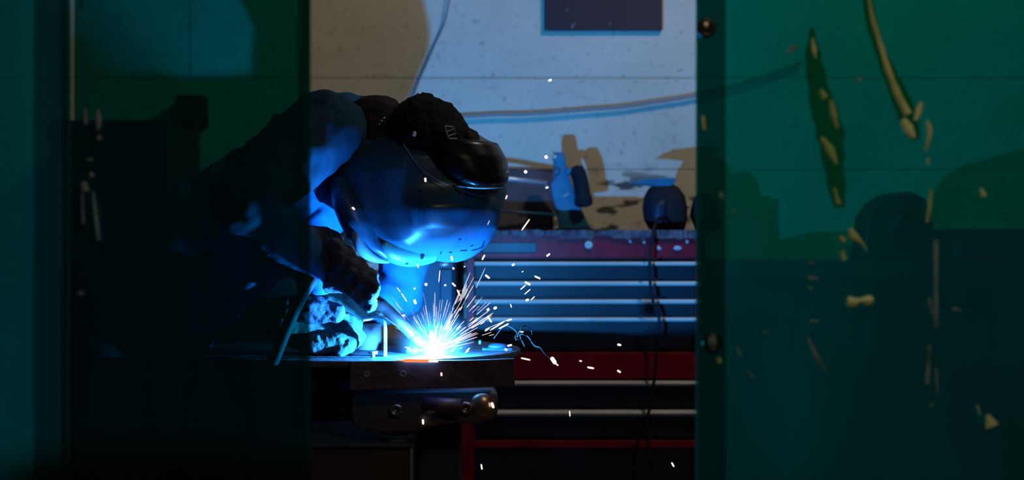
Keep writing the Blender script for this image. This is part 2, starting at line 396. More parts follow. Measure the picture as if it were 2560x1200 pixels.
tb = thing('tool_cabinet', 'red lower roller cabinet with dark drawers beneath the tool chest', 'tool cabinet', (P(1466, 600, DC).x, 4.3, 0))
bm = nb(); za = P(0, 880, DC).z; xl, xr = P(1150, 0, DC).x, P(1766, 0, DC).x
z945 = P(0, 946, DC).z; z1100 = P(0, 1100, DC).z; z1118 = P(0, 1119, DC).z
box(bm, xl, xr, DC - .014, DC + .45, z945, za); box(bm, xl, x0, DC - .014, DC + .45, .12, z945); box(bm, x1, xr, DC - .014, DC + .45, .12, z945)
box(bm, x0, x1, DC - .014, DC + .45, z1118, z1100); box(bm, x0, x1, DC + .03, DC + .45, .12, z1118); box(bm, x0, x1, DC + .03, DC + .45, z1100, z945)
box(bm, xl, xr, DC - .014, DC + .45, .10, .14)
finish('cabinet_body', bm, 'red_paint', tb, bevel=.002)
bm = nb(); pbox(bm, 1187, 1738, 947, 1099, DC + .026, .004); finish('drawer_recess', bm, 'dark_paint', tb)  # dark sheet again, painting the shade between the drawers
drawer(tb, 950, 1019, 951, 963, DC); drawer(tb, 1024, 1095, 1024, 1038, DC)
bm = nb(); a = P(1190, 1122, DC); b = P(1736, 1122, DC); box(bm, a.x, b.x, DC - .01, DC + .03, .15, a.z); finish('door', bm, 'drawer_grey', tb, bevel=.002)
for cx in (xl + .07, xr - .07):
    for cy in (DC + .06, DC + .38):
        bm = nb(); lathe(bm, [(.045, -.015), (.05, -.01), (.05, .01), (.045, .015)], Vector((cx, cy, .05)), Vector((1, 0, 0)), 24); finish('caster', bm, 'black_rubber', tb, True)

# mauve panel added for the part-shaded wall, rods, blue stand, power tool on top of the chest
ZT = P(0, 578, DC).z
bm = nb(); a = P(1080, 0, 4.5); b = P(1384, 0, 4.5); zt = P(0, 421, 4.55).z
v = [(a.x, 4.47, ZT), (b.x, 4.47, ZT), (b.x, 4.57, zt), (a.x, 4.57, zt + .004)]
f = [bm.verts.new(p) for p in v]; g = [bm.verts.new((p[0], p[1] + .012, p[2])) for p in v]
bm.faces.new(f); bm.faces.new(g[::-1])
for i in range(4): bm.faces.new((f[i], g[i], g[(i + 1) % 4], f[(i + 1) % 4]))
tag(finish('leaning_panel', bm, 'mauve_board', bevel=.002), 'mauve grey panel leaning on the wall behind the two metal rods', 'panel')
def stand():
    t = thing('tool_stand', 'blue metal stand with black grip on the tool chest, casting a beige shadow', 'tool stand', (P(1430, 0, 4.4).x, 4.41, ZT))
    bm = nb(); prism(bm, [(1383, 380), (1409, 380), (1419, 428), (1436, 478), (1452, 520), (1470, 556), (1480, 573), (1398, 573), (1392, 530), (1380, 494), (1376, 462), (1386, 440)], 4.385, .05)
    finish('stand_body', bm, 'blue_paint', t, bevel=.004)
    bm = nb(); pbox(bm, 1388, 1484, 571, 577.5, 4.375, .075); finish('base', bm, 'black_rubber', t, bevel=.002)
    bm = nb(); tube(bm, smooth_path([P(1436, 418, 4.38), P(1448, 440, 4.375), P(1456, 480, 4.37), P(1460, 516, 4.375)], 5), [.012] * 2 + [.022] * 10 + [.026] * 3 + [.018], 16); finish('grip', bm, 'black_rubber', t, True)
    for x, y, r in ((1391, 430, .010), (1421, 428, .011), (1387, 392, .007), (1366, 468, .005)):
        bm = nb(); c = P(x, y, 4.375); ellipsoid(bm, c, r, .008, r * 1.1, 16, 10); finish('knob', bm, 'bright_steel' if r < .008 else 'blue_paint', t, True)
    bm = nb(); tube(bm, [P(1407, 492, 4.376), P(1424, 482, 4.376)], .0022, 8); finish('pin', bm, 'pale_mark', t)
    bm = nb(); tube(bm, [P(1180, 438, 4.36), P(1270, 447, 4.36), P(1366, 458, 4.39)], .0065, 14); finish('upper_rod', bm, 'bright_steel', t, True)
    bm = nb(); tube(bm, [P(1190, 524, 4.36), P(1392, 537, 4.39)], .0035, 12); finish('lower_rod', bm, 'blue_paint', t, True)
stand()
def power_tool():
    t = thing('power_tool', 'dark rounded power tool on the chest beside the right curtain', 'power tool', (P(1665, 0, 4.25).x, 4.25, ZT))
    bm = nb(); c = P(1662, 520, 4.22)
    loft(bm, [(462, 1640, 1685, .02), (470, 1622, 1698, .045), (490, 1611, 1712, .06), (520, 1606, 1718, .065), (550, 1610, 1718, .062), (572, 1622, 1712, .05), (581, 1640, 1700, .035)], 4.25, ex=2.3)
    finish('motor_housing', bm, 'black_rubber', t, True)
    bm = nb(); loft(bm, [(499, 1640, 1665, .01), (510, 1628, 1668, .02), (545, 1630, 1662, .02), (560, 1640, 1655, .01)], 4.19); finish('end_cap', bm, 'navy_paint', t, True)
    bm = nb(); prism(bm, [(1568, 459), (1600, 449), (1650, 443), (1692, 444), (1684, 462), (1660, 472), (1640, 466), (1600, 461)], 4.22, .05); finish('guard', bm, 'blue_paint', t, bevel=.003)
    bm = nb(); pts = [(1648, 545, 4.18), (1638, 560, 4.1), (1632, 590, 4.06), (1625, 640, 4.05), (1624, 690, 4.045), (1632, 750, 4.045), (1648, 800, 4.045), (1645, 850, 4.045), (1640, 900, 4.045), (1634, 960, 4.045), (1624, 1020, 4.045), (1617, 1060, 4.045), (1622, 1120, 4.045), (1640, 1190, 4.045), (1660, 1300, 4.05)]
    tube(bm, smooth_path([P(*p) for p in pts]), .0042, 10); finish('power_cord', bm, 'black_rubber', t, True)
power_tool()
t = thing('grinder_handle', 'small black handled tool half hidden by the right curtain edge', 'tool', (P(1760, 0, 4.3).x, 4.3, ZT))
bm = nb(); loft(bm, [(486, 1745, 1775, .02), (500, 1732, 1790, .035), (540, 1724, 1800, .045), (570, 1738, 1800, .04), (580, 1740, 1795, .04)], 4.3); finish('tool_body', bm, 'black_rubber', t, True)
bm = nb(); ellipsoid(bm, P(1720, 515, 4.28), .005, .005, .006, 12, 8); finish('screw_head', bm, 'bright_steel', t, True)

# navy cabinet seen through the sparks, left of the chest
t = thing('equipment_cabinet', 'narrow dark blue cabinet left of the red tool chest, behind the sparks', 'cabinet', (P(1090, 0, 4).x, 4.0, 0))
bm = nb(); a = P(1010, 640, 3.9); b = P(1138, 640, 3.9); box(bm, a.x, b.x, 3.9, 4.3, 0, a.z); finish('cabinet_body', bm, 'navy_paint', t, bevel=.006)
bm = nb(); a = P(1100, 672, 3.9); b = P(1132, 830, 3.9); box(bm, a.x, b.x, 3.89, 3.9, b.z, a.z); finish('access_panel', bm, 'navy_paint', t, bevel=.003)
bm = nb(); ellipsoid(bm, P(1110, 662, 3.895), .014, .008, .006, 14, 8); finish('handle', bm, 'bright_steel', t, True)

# ------------------------------------------------------------------ behind the left and right curtains
t = thing('steel_locker', 'dark steel locker standing against the wall behind the left curtain', 'locker', (P(300, 0, 4.3).x, 4.3, 0))
bm = nb(); a = P(120, 300, 4.15); b = P(418, 300, 4.15); box(bm, a.x, b.x, 4.15, 4.58, 0, a.z); finish('locker_body', bm, 'dark_paint', t, bevel=.004)
bm = nb(); box(bm, a.x + .01, (a.x + b.x) / 2 - .002, 4.135, 4.15, .05, a.z - .02); finish('door', bm, 'dark_paint', t, bevel=.003)
bm = nb(); box(bm, (a.x + b.x) / 2 + .002, b.x - .01, 4.135, 4.15, .05, a.z - .02); finish('door', bm, 'dark_paint', t, bevel=.003)
t = thing('steel_bench', 'dark steel workbench along the wall behind the welder', 'workbench', (P(620, 0, 4.3).x, 4.3, 0))
a = P(425, 480, 4.1); b = P(860, 480, 4.1)
bm = nb(); box(bm, a.x, b.x, 4.05, 4.58, a.z - .04, a.z); finish('bench_top', bm, 'dark_paint', t, bevel=.003)
bm = nb(); box(bm, a.x + .02, b.x - .02, 4.08, 4.56, .1, a.z - .04); finish('bench_body', bm, 'dark_paint', t, bevel=.003)
bm = nb(); a = P(438, 312, 4.5); b = P(505, 236, 4.5); box(bm, a.x, b.x, 4.5, 4.6, a.z, b.z)
tag(finish('junction_box', bm, 'dark_paint', bevel=.004), 'small dark box on the wall seen through the left curtain', 'box')
bm = nb(); lathe(bm, [(.05, 0), (.062, .01), (.062, .16), (.03, .2), (.02, .22)], Vector((P(700, 0, 4.3).x, 4.3, P(0, 480, 4.1).z)), seg=24)
tag(finish('spray_can', bm, 'dark_paint', smooth=True), 'dark round canister on the bench behind the welder', 'canister')
t = thing('workbench', 'dark workbench against the wall behind the right curtain', 'workbench', (P(2300, 0, 4.2).x, 4.2, 0))
a = P(1790, 655, 4.0); b = P(2900, 655, 4.0)
bm = nb(); box(bm, a.x, b.x, 4.0, 4.58, a.z - .04, a.z); finish('bench_top', bm, 'dark_paint', t, bevel=.003)
bm = nb(); box(bm, a.x + .03, b.x - .03, 4.05, 4.56, .1, a.z - .04); finish('bench_body', bm, 'drawer_grey', t, bevel=.003)
zb = a.z
t = thing('bench_vise', 'large dark bench vise on the workbench behind the right curtain', 'vise', (P(2240, 0, 4.1).x, 4.15, zb))
bm = nb(); prism(bm, [(2150, 656), (2330, 656), (2325, 620), (2335, 560), (2320, 500), (2280, 478), (2230, 482), (2190, 505), (2165, 545), (2160, 600)], 4.08, .14); finish('vise_body', bm, 'dark_paint', t, bevel=.01)
bm = nb(); tube(bm, [P(2240, 560, 4.03), P(2240, 560, 4.08)], .03, 16); finish('spindle', bm, 'dark_paint', t, True)
t = thing('storage_crate', 'low dark crate on the workbench at the far right', 'crate', (P(2480, 0, 4.2).x, 4.2, zb))
bm = nb(); pbox(bm, 2385, 2700, 578, 654, 4.1, .3); finish('crate_body', bm, 'dark_paint', t, bevel=.008)
bm = nb(); pbox(bm, 2380, 2705, 572, 584, 4.09, .32); finish('lid', bm, 'dark_paint', t, bevel=.004)

# ------------------------------------------------------------------ round welding table
TZ = H - .2185; TC = Vector((-.312, 3.145, TZ)); PC = Vector((-.17, 3.02, TZ))
t = thing('welding_table', 'round steel welding table on a dark pedestal under the sparks', 'welding table', (PC.x, 3.02, 0))
bm = nb(); lathe(bm, [(.285, -.014), (.326, -.014), (.330, -.010), (.330, -.002), (.328, 0), (.02, 0)], TC, seg=96); finish('table_top', bm, 'steel', t, bevel=0)
bm = nb(); lathe(bm, [(.12, -.10), (.14, -.09), (.18, -.03), (.2, -.014)], PC + Vector((-.06, .06, 0)), seg=48); finish('turntable_hub', bm, 'black_steel', t, True)
bm = nb(); a = P(1047, 0, 2.98); b = P(1150, 0, 2.98); box(bm, a.x, b.x, 2.96, 3.08, .03, TZ - .1); finish('pedestal', bm, 'navy_paint', t, bevel=.004)
bm = nb(); box(bm, a.x - .002, b.x + .2, 2.85, 3.2, 0, .03); finish('foot_plate', bm, 'black_steel', t, bevel=.003)
# bracket with a rounded right end below the bar
bm = nb(); out = [(877, 978), (1225, 972), (1240, 984), (1244, 1005), (1243, 1040), (1234, 1052), (1200, 1057), (1100, 1062), (1040, 1082), (960, 1084), (900, 1074), (880, 1062), (874, 1020)]
prism(bm, out, 2.86, .09); br = finish('clamp_bracket', bm, 'bracket_steel', t, bevel=.008)
for x, y, r in ((990, 1024, .0125), (1165, 1019, .012)):
    bm = nb(); c = P(x, y, 2.86); lathe(bm, [(r, 0), (r, .008), (r * .9, .011), (r * .45, .012), (r * .4, .008)], Vector((c.x, 2.86, c.z)), Vector((0, -1, 0)), 24); finish('bolt', bm, 'grommet', br, True)
bm = nb(); tube(bm, [P(1060, 1014, 2.848), P(1150, 1018, 2.848)], [.016, .0155], 20); finish('spindle', bm, 'black_steel', br, True)
bm = nb(); ellipsoid(bm, P(1205, 1012, 2.868), .026, .016, .026, 32, 20); finish('end_boss', bm, 'brass', br, True)  # boss added to paint the gold light on the bracket end
bm = nb(); prism(bm, [(832, 918), (874, 918), (874, 975), (852, 978)], 2.93, .02); finish('gusset', bm, 'steel', t, bevel=.002)

# steel bar held at the front rim
bar = thing('steel_bar', 'dark flat steel bar with two bolt holes, glowing orange at the weld', 'steel bar', (P(1080, 0, 2.9).x, 2.87, H - .27))
bm = nb(); n = 24; F0 = []
for i in range(n + 1):
    s = i / n; px = 875 + (1287 - 875) * s; D = 2.802 + .03 * s + .10 * max(0, s - .72) ** 1.4 * 2
    q = P(px, 600, D); zt = H - .2178; zb_ = P(0, 976 - 10 * s, D).z
    th = .012
    F0.append([bm.verts.new((q.x, D, zt)), bm.verts.new((q.x, D, zb_)), bm.verts.new((q.x, D + th, zb_)), bm.verts.new((q.x, D + th, zt))])
for i in range(n):
    for k in range(4): bm.faces.new((F0[i][k], F0[i][(k + 1) % 4], F0[i + 1][(k + 1) % 4], F0[i + 1][k]))
bm.faces.new(F0[0]); bm.faces.new(F0[-1])
finish('bar', bm, 'black_steel', bar, bevel=.0015)
for x in (917, 1007):
    bm = nb(); c = P(x, 936, 2.805); lathe(bm, [(.0065, 0), (.0065, .002), (.004, .0025), (.0035, .001)], Vector((c.x, 2.802 + .03 * (x - 875) / 412, c.z)), Vector((0, -1, 0)), 20); finish('bolt_hole_rim', bm, 'grey_print', bar, True)
bm = nb(); tube(bm, smooth_path([P(990, 901, 2.803), P(1030, 901.5, 2.803), P(1060, 902, 2.804), P(1092, 902, 2.805)], 5), [.0008] * 3 + [.003] * 10 + [.0022] * 3, 8); finish('hot_edge', bm, 'hot_metal', bar, True)
bm = nb(); tube(bm, [P(1072, 903, 2.799), P(1095, 903, 2.799)], .0019, 8); finish('hot_edge', bm, 'hot_white', bar, True)

# bits on the table
zt = TZ
def up(px, D, z=None): q = P(px, 0, D); return Vector((q.x, D, zt if z is None else z))
t = thing('angle_bracket', 'small upright bracket with bright steel edges left of the weld', 'bracket', up(962, 2.97))
bm = nb(); a = up(960, 2.93); box(bm, a.x, a.x + .0042, 2.925, 2.95, zt, P(0, 794, 2.93).z); finish('upright', bm, 'bright_steel', t)
bm = nb(); A = P(908, 799, 2.93); B = P(1012, 786, 2.945); tube(bm, [A, B], .0034, 4); finish('top_edge', bm, 'bright_steel', t)
bm = nb(); lathe(bm, [(.026, 0), (.026, .052), (.022, .053), (.022, .01)], up(921, 3.12), seg=32)
tag(finish('pipe_stub', bm, 'mauve_board', smooth=False), 'short mauve grey pipe stub standing behind the bright edged bracket', 'pipe')
for x, D, r in ((1032, 3.0, .014), (1046, 3.03, .010)):
    bm = nb(); c = up(x, D); ellipsoid(bm, c + Vector((0, 0, r * .45)), r, r * .8, r * .6, 16, 10)
    for v in bm.verts: v.co += (v.co - c).normalized() * noise.noise(v.co * 150) * .006
    tag(finish('slag_lump', bm, 'steel', smooth=True), 'lumpy slag piece left of the weld, the %s one' % ('larger' if r > .012 else 'smaller'), 'slag')
bm = nb(); lathe(bm, [(.004, 0), (.004, .006), (.009, .007), (.009, .012)], up(932, 2.9), seg=12)
tag(finish('loose_bolt', bm, 'bright_steel'), 'tiny bright bolt lying at the foot of the upright bracket', 'bolt')
t = thing('small_clamp', 'small blue lit fixture block at the right rim of the table', 'clamp', up(1236, 3.07))
bm = nb(); a = up(1205, 3.08); b = up(1282, 3.08); box(bm, a.x, b.x, 3.07, 3.11, zt, zt + .006); finish('clamp_base', bm, 'navy_paint', t, bevel=.004)
bm = nb(); ellipsoid(bm, up(1245, 3.08, zt + .008), .02, .014, .007, 20, 12); finish('clamp_head', bm, 'navy_paint', t, True)
bm = nb(); tube(bm, [up(1200, 3.09, zt + .012), up(1200, 3.09, zt + .02)], .003, 10); finish('clamp_screw', bm, 'steel', t, True)
# curled smoke trail of a spark, drawn as a thin solid tube
bm = nb(); pts = [(1235, 846), (1262, 815), (1283, 822), (1296, 838), (1290, 850), (1300, 828), (1310, 815), (1326, 822), (1330, 836), (1316, 838), (1298, 832), (1288, 845), (1304, 850), (1312, 866), (1300, 838), (1318, 840), (1336, 864), (1350, 869), (1362, 884), (1378, 898)]
tube(bm, smooth_path([P(x, y, 3.0 + .02 * math.sin(i)) for i, (x, y) in enumerate(pts)]), .0011, 6)
tag(finish('curled_wire', bm, 'smoke_wisp', smooth=True), 'thin grey curled wire trailing off the right rim of the table', 'wire')

# lower box stand with ring
t = thing('steel_box', 'brown steel box with pale top edge below the table, by the left curtain', 'box', (P(860, 0, 2.9).x, 2.98, 0))
a = P(700, 1112, 2.86); b = P(1034, 1112, 2.86)
bm = nb(); box(bm, a.x, b.x, 2.865, 3.2, 0, a.z - .004); finish('box_body', bm, 'brown_steel', t, bevel=.002)
bm = nb(); box(bm, a.x - .004, b.x + .002, 2.855, 3.21, a.z - .004, a.z + .002); finish('lid', bm, 'steel', t, bevel=.001)
bm = nb(); box(bm, b.x - .007, b.x - .001, 2.858, 2.866, 0, a.z - .004); finish('corner_strip', bm, 'grey_cable', t, bevel=.001)
bm = nb(); lathe(bm, [(.036, 0), (.032, .0165), (.030, .0165), (.032, .002)], Vector((P(993, 0, 2.93).x, 2.925, a.z + .002)), seg=36)
tag(finish('pipe_collar', bm, 'bright_steel', smooth=True), 'scuffed silver pipe collar on top of the brown steel box', 'pipe collar')

# ------------------------------------------------------------------ the welder
bm = nb()
L_ = lambda *a: limb(bm, *a)
hip = P(300, 835, 3.17)
L_(hip, .150, P(520, 620, 3.18), .145); L_(P(520, 620, 3.18), .145, P(790, 440, 3.18), .125)
L_(P(700, 450, 3.08), .10, P(808, 328, 2.95), .067); L_(P(760, 440, 3.2), .12, P(940, 440, 3.36), .085)
L_(P(850, 330, 3.1), .078, P(930, 330, 3.18), .070); L_(P(850, 380, 3.1), .06, P(1030, 420, 3.07), .055)
ellipsoid(bm, P(1060, 430, 3.06), .085, .075, .115)
L_(P(808, 328, 2.95), .067, P(610, 500, 2.80), .058); L_(P(610, 500, 2.80), .055, P(800, 680, 2.90), .042)
L_(P(950, 440, 3.36), .080, P(1013, 624, 3.28), .056); L_(P(1013, 624, 3.28), .056, P(1000, 735, 3.27), .050); L_(P(1000, 735, 3.27), .050, P(870, 790, 3.14), .048)
for s, dx in ((-.10, 0), (.11, -.03)):
    k = Vector((hip.x + .06 + dx, hip.y + s, .50)); L_(Vector((hip.x, hip.y + s * .8, hip.z - .05)), .105, k, .075); f = Vector((hip.x - .03 + dx, hip.y + s, .09)); L_(k, .075, f, .055)
    ellipsoid(bm, f + Vector((.06, 0, -.035)), .14, .05, .05)
person = fuse('person', bm, 'coverall', None, .008, 5, .006, .055)
tag(person, 'welder in blue coveralls bending over the round table, masked, gripping a torch', 'person')

bm = nb()
limb(bm, hip + Vector((0, 0, .02)), .158, hip - Vector((0, 0, .06)), .158)
for s, dx in ((-.10, 0), (.11, -.03)):
    k = Vector((hip.x + .06 + dx, hip.y + s, .50)); limb(bm, Vector((hip.x, hip.y + s * .8, hip.z - .05)), .118, k, .090); limb(bm, k, .090, Vector((hip.x - .03 + dx, hip.y + s, .12)), .078)
fuse('trousers', bm, 'trouser', person, .010, 4, .006, .06)  # added to keep the arc-lit hips dark behind the curtain
bm = nb(); limb(bm, P(806, 326, 2.945), .0745, P(610, 500, 2.795), .062); limb(bm, P(806, 326, 2.945), .073, P(870, 335, 3.04), .060)
fuse('jacket_sleeve', bm, 'sleeve_cloth', person, .006, 4, .006, .05)  # added over the arm, with the shade put into its cloth
def part_of(name, bm, m, parent, **k): return finish(name, bm, m, parent, **k)
KR = [(520, 0), (560, .12), (590, .26), (615, .42), (635, .6), (650, .85), (656, .97)]
def bulge(y):
    t = min(max((y - 458) / 84, 0), 1); return t * t * (3 - 2 * t) * (1 if y < 570 else max(0, 1 - (y - 570) / 80))
def shr(x, y, d):
    k = interp(KR, min(max(y, 520), 656), 1)
    s = min(max((x - 1005) / 90, 0), 1); s = s * s * (3 - 2 * s)
    kk = k * s - (.23 * s * bulge(y) if d < 0 else 0)
    if y > 636: kk = max(kk, (y - 636) / 20 * .8)
    return 1 - kk
bm = nb(); loft(bm, [(335, 905, 1195, .05), (348, 880, 1215, .085), (362, 862, 1244, .112), (400, 834, 1264, .13), (430, 826, 1271, .132), (480, 832, 1267, .132), (530, 846, 1256, .132), (570, 868, 1244, .13), (600, 905, 1228, .126), (614, 952, 1216, .123), (628, 1004, 1201, .118), (642, 1048, 1182, .11), (651, 1082, 1162, .10), (656, 1110, 1142, .09)], 3.055, seg=96, steps=6, ex=2.25, shrink=shr, lean=.004)
hm = part_of('welding_helmet', bm, 'helmet', person, smooth=True)
bm = nb(); loft(bm, [(354, 1020, 1200, .10), (361, 1010, 1246, .122), (400, 1030, 1268, .132), (430, 1056, 1273, .134), (448, 1086, 1271, .134), (462, 1122, 1262, .132), (469, 1146, 1252, .129)], 3.04, seg=60, steps=4, ex=2.3, lean=.004)
part_of('lens_housing', bm, 'lens_black', hm, smooth=True)
bm = nb(); pts = []
for i in range(25):
    s = i / 24; x = 1118 + (1256 - 1118) * s; y = 461 + 9 * math.sin(PI * min(s * .62 + .02, 1))
    c = 1191; a_ = 82; d = 3.03 - .131 * max(0, 1 - abs((x - c) / a_) ** 2.3) ** (1 / 2.3) if abs(x - c) < a_ else 3.0
    pts.append(P(x, y, max(d, 2.905)))
tube(bm, pts, [.0006 + .0017 * math.sin(PI * i / 24) for i in range(25)], 8); part_of('lens_lip', bm, 'lip', hm, smooth=True)
bm = nb(); gp = smooth_path([P(958, 600, 2.965), P(970, 622, 2.972), P(1000, 636, 2.99), P(1040, 641, 3.015), P(1085, 638, 3.04)], 7)
tube(bm, gp, [.005 + .0165 * math.sin(PI * min(.92, .08 + i / 35)) ** .7 for i in range(len(gp))], 20)
part_of('chin_guard', bm, 'chin_plastic', hm, smooth=True)
bm = nb(); loft(bm, [(440, 824, 880, .04), (480, 826, 900, .06), (520, 834, 930, .07), (560, 850, 950, .072), (595, 868, 962, .066), (625, 893, 985, .055), (648, 930, 1004, .035), (658, 962, 1000, .012)], 3.0, seg=48, steps=4, ex=2.0)
part_of('cheek_flap', bm, 'helmet', hm, smooth=True)
# rolled rim below the left cheek
bm = nb(); rim = [P(x, y, d) for x, y, d in ((886, 555, 2.95), (888, 585, 2.94), (898, 612, 2.94), (916, 634, 2.945), (940, 648, 2.955), (972, 656, 2.975))]
tube(bm, smooth_path(rim, 6), [.002 + .009 * math.sin(PI * min(1, i / 30)) for i in range(31)], 14); part_of('neck_rim', bm, 'lip', hm, smooth=True)
for x, y, r in ((949, 362, .006),):
    bm = nb(); c = P(x, y, 2.955); lathe(bm, [(r, 0), (r, .004), (r * .6, .006)], c, Vector((0, -1, 0)), 20); part_of('pivot_knob', bm, 'black_plastic', hm, smooth=True)
bm = nb(); pts = [P(x, y, d) for x, y, d in ((1008, 358, 2.92), (1025, 385, 2.916), (1048, 415, 2.912), (1080, 442, 2.908), (1120, 462, 2.905))]
tube(bm, smooth_path(pts, 5), .0009, 6); part_of('shell_seam', bm, 'grey_print', hm, smooth=True)
# bandana cap
bm = nb(); loft(bm, [(238, 1046, 1078, .02), (247, 1024, 1098, .05), (262, 1000, 1128, .08), (285, 978, 1150, .10), (320, 962, 1172, .118), (350, 956, 1188, .124), (376, 962, 1198, .124)], 3.035, seg=48, steps=4, ex=2.1)
cap = fuse('cap', bm, 'fabric_black', person, .004, 2, .004, .02)
bm = nb(); ellipsoid(bm, P(1060, 243, 3.04), .019, .019, .008, 16, 8)
for v in bm.verts: v.co += Vector((0, 0, noise.noise(v.co * 200) * .006))
part_of('top_knot', bm, 'fabric_black', cap, smooth=True)
bm = nb(); loft(bm, [(322, 1160, 1178, .03), (330, 1150, 1194, .05), (345, 1150, 1200, .07), (366, 1155, 1203, .08)], 3.02, ex=2.0); part_of('peak', bm, 'fabric_brown', cap, smooth=True)
bm = nb(); c = P(1037, 336, 2.925); ellipsoid(bm, c - Vector((0, .012, 0)), .004, .003, .005, 12, 8); part_of('snap', bm, 'trim_metal', cap, smooth=True)
for x, y, r in ((953, 303, .0055), (947, 311, .004), (959, 296, .004)):
    bm = nb(); ellipsoid(bm, P(x, y, 2.958), r, .003, r * .8, 12, 8); part_of('buckle', bm, 'grommet', cap, smooth=True)
# faint grey lettering on the cap band
def stroke(pts, r=.0019):
    bm = nb(); tube(bm, [P(x, y, 3.033 - .119 * max(.02, 1 - (abs(x - 1079) / 119) ** 2.1) ** (1 / 2.1)) for x, y in pts], r, 6); return bm
for pts in (((1112, 314), (1116, 330), (1122, 347)), ((1113, 315), (1134, 318)), ((1116, 330), (1136, 322), (1139, 334), (1122, 340), (1124, 347), (1142, 347))):
    part_of('cap_lettering', stroke(pts), 'grey_print', cap)
for pts in (((1172, 330), (1177, 334)), ((1184, 343), (1190, 350), (1188, 358)), ((1183, 352), (1194, 358))):
    part_of('cap_lettering', stroke(pts, .0012), 'grey_print', cap)
# hood at the nape
bm = nb(); loft(bm, [(240, 905, 965, .03), (250, 888, 992, .055), (275, 870, 1010, .075), (310, 860, 1015, .085), (350, 852, 1015, .09), (400, 850, 1010, .085), (430, 870, 1000, .06)], 3.06, ex=2.1)
fuse('hood', bm, 'fabric_brown', person, .005, 3, .004, .04)

# right glove, dark, wrapped around the torch handle
def hand(name, m, W, palm, knuckles, fingers, thumb, cuffpts, voxel=.0035, fold=.0025):
    bm = nb()
    for a, ra, b, rb in palm: limb(bm, a, ra, b, rb)
    for ch in fingers + [thumb]:
        for (a, ra), (b, rb) in zip(ch, ch[1:]): limb(bm, a, ra, b, rb)
    for a, ra, b, rb in cuffpts: limb(bm, a, ra, b, rb)
    return fuse(name, bm, m, person, voxel, 2, fold, .012)
q = P
palm = [(q(800, 650, 2.90), .036, q(850, 655, 2.885), .034), (q(830, 690, 2.89), .032, q(875, 690, 2.88), .030)]
fing = []
for k in range(4):     # knuckles run along the handle, fingers bend over it and down in front
    bx, by = 822 + 27 * k, 612 + 24 * k
    fing.append([(q(bx, by, 2.885), .0165), (q(bx + 22, by + 6, 2.855), .0155), (q(bx + 30, by + 42, 2.845), .014), (q(bx + 16, by + 66, 2.86), .0125)])
thumb = [(q(850, 700, 2.87), .017), (q(890, 728, 2.86), .016), (q(925, 760, 2.865), .014)]
cuff = [(q(770, 625, 2.90), .046, q(800, 650, 2.9), .040), (q(880, 700, 2.90), .026, q(925, 755, 2.91), .020), (q(806, 600, 2.90), .026, q(830, 605, 2.9), .022)]
hand('glove', 'leather_dark', 0, palm, None, fing, thumb, cuff)
# left glove, pale, flat on the table with its cuff
palm = [(q(800, 850, 2.99), .026, q(862, 838, 3.0), .026), (q(790, 860, 2.95), .022, q(850, 856, 2.95), .020)]
fing = [[(q(850, 826 + 11 * k, 3.03 - .028 * k), .0145), (q(884 - 2 * k, 824 + 11 * k, 3.03 - .028 * k), .0135), (q(900 - 9 * k, 842 + 8 * k, 3.025 - .028 * k), .0125), (q(888 - 12 * k, 858 + 7 * k, 3.02 - .028 * k), .0115)] for k in range(4)]
thumb = [(q(830, 812, 3.02), .016), (q(864, 800, 3.02), .0145), (q(892, 812, 3.02), .013)]
cuff = [(q(720, 800, 2.98), .048, q(800, 850, 2.98), .034)]
lg = hand('glove', 'leather_pale', 0, palm, None, fing, thumb, cuff, fold=.002)
lg['label'] = 'pale leather glove'
# pale gauntlet sleeve between the two hands and its dark inner fold
bm = nb(); limb(bm, q(790, 720, 3.04), .035, q(880, 775, 3.06), .030); limb(bm, q(860, 760, 3.05), .03, q(930, 770, 3.08), .018)
fuse('sleeve_guard', bm, 'leather_pale', person, .004, 2, .006, .02)
bm = nb(); limb(bm, q(762, 768, 2.90), .030, q(838, 782, 2.91), .020)
fuse('sleeve_fold', bm, 'leather_dark', person, .004, 2, .004, .02)

# torch
t = thing('welding_torch', 'copper necked welding torch held in the dark glove', 'welding torch', P(935, 750, 2.9))
bm = nb(); tube(bm, smooth_path([q(840, 668, 2.9), q(890, 712, 2.9), q(936, 752, 2.9)], 5), [.013] * 9 + [.014, .0125], 16); finish('handle', bm, 'black_plastic', t, True)
bm = nb(); tube(bm, smooth_path([q(925, 744, 2.9), q(960, 768, 2.905), q(1000, 806, 2.915), q(1028, 836, 2.93)], 6), [.0125] * 6 + [.0115] * 6 + [.0105] * 7, 18); finish('swan_neck', bm, 'copper', t, True)
bm = nb(); tube(bm, [q(1024, 832, 2.93), q(1055, 862, 2.945)], [.0095, .0075], 16); finish('nozzle', bm, 'copper', t, True)
bm = nb(); tube(bm, [q(1055, 862, 2.945), q(1072, 878, 2.952)], .0011, 8); finish('filler_wire', bm, 'bright_steel', t, True)
bm = nb(); tube(bm, smooth_path([q(842, 670, 2.9), q(780, 700, 2.86), q(700, 860, 2.8), q(640, 1060, 2.78), q(600, 1500, 2.8)], 8), .011, 12); finish('torch_cable', bm, 'black_rubber', t, True)

# ------------------------------------------------------------------ arc and sparks
bm = nb()
for k in range(18):
    a = random.gauss(0, .26); b = random.gauss(0, .3); l = random.uniform(.012, .040) * (1.15 - abs(a))
    d = Vector((math.sin(a), math.sin(b) * .7, 1)).normalized(); s = ARC + Vector((random.gauss(0, .003), random.uniform(.000, .004), .012))
    tube(bm, [s, s + d * l * .5, s + d * l], [.0018, .0012, .0003], 6)
ellipsoid(bm, ARC + Vector((.001, .002, .018)), .005, .004, .008, 12, 8)
tag(finish('welding_arc', bm, 'arc_core', smooth=True), 'blinding white welding arc at the tip of the torch', 'welding arc')

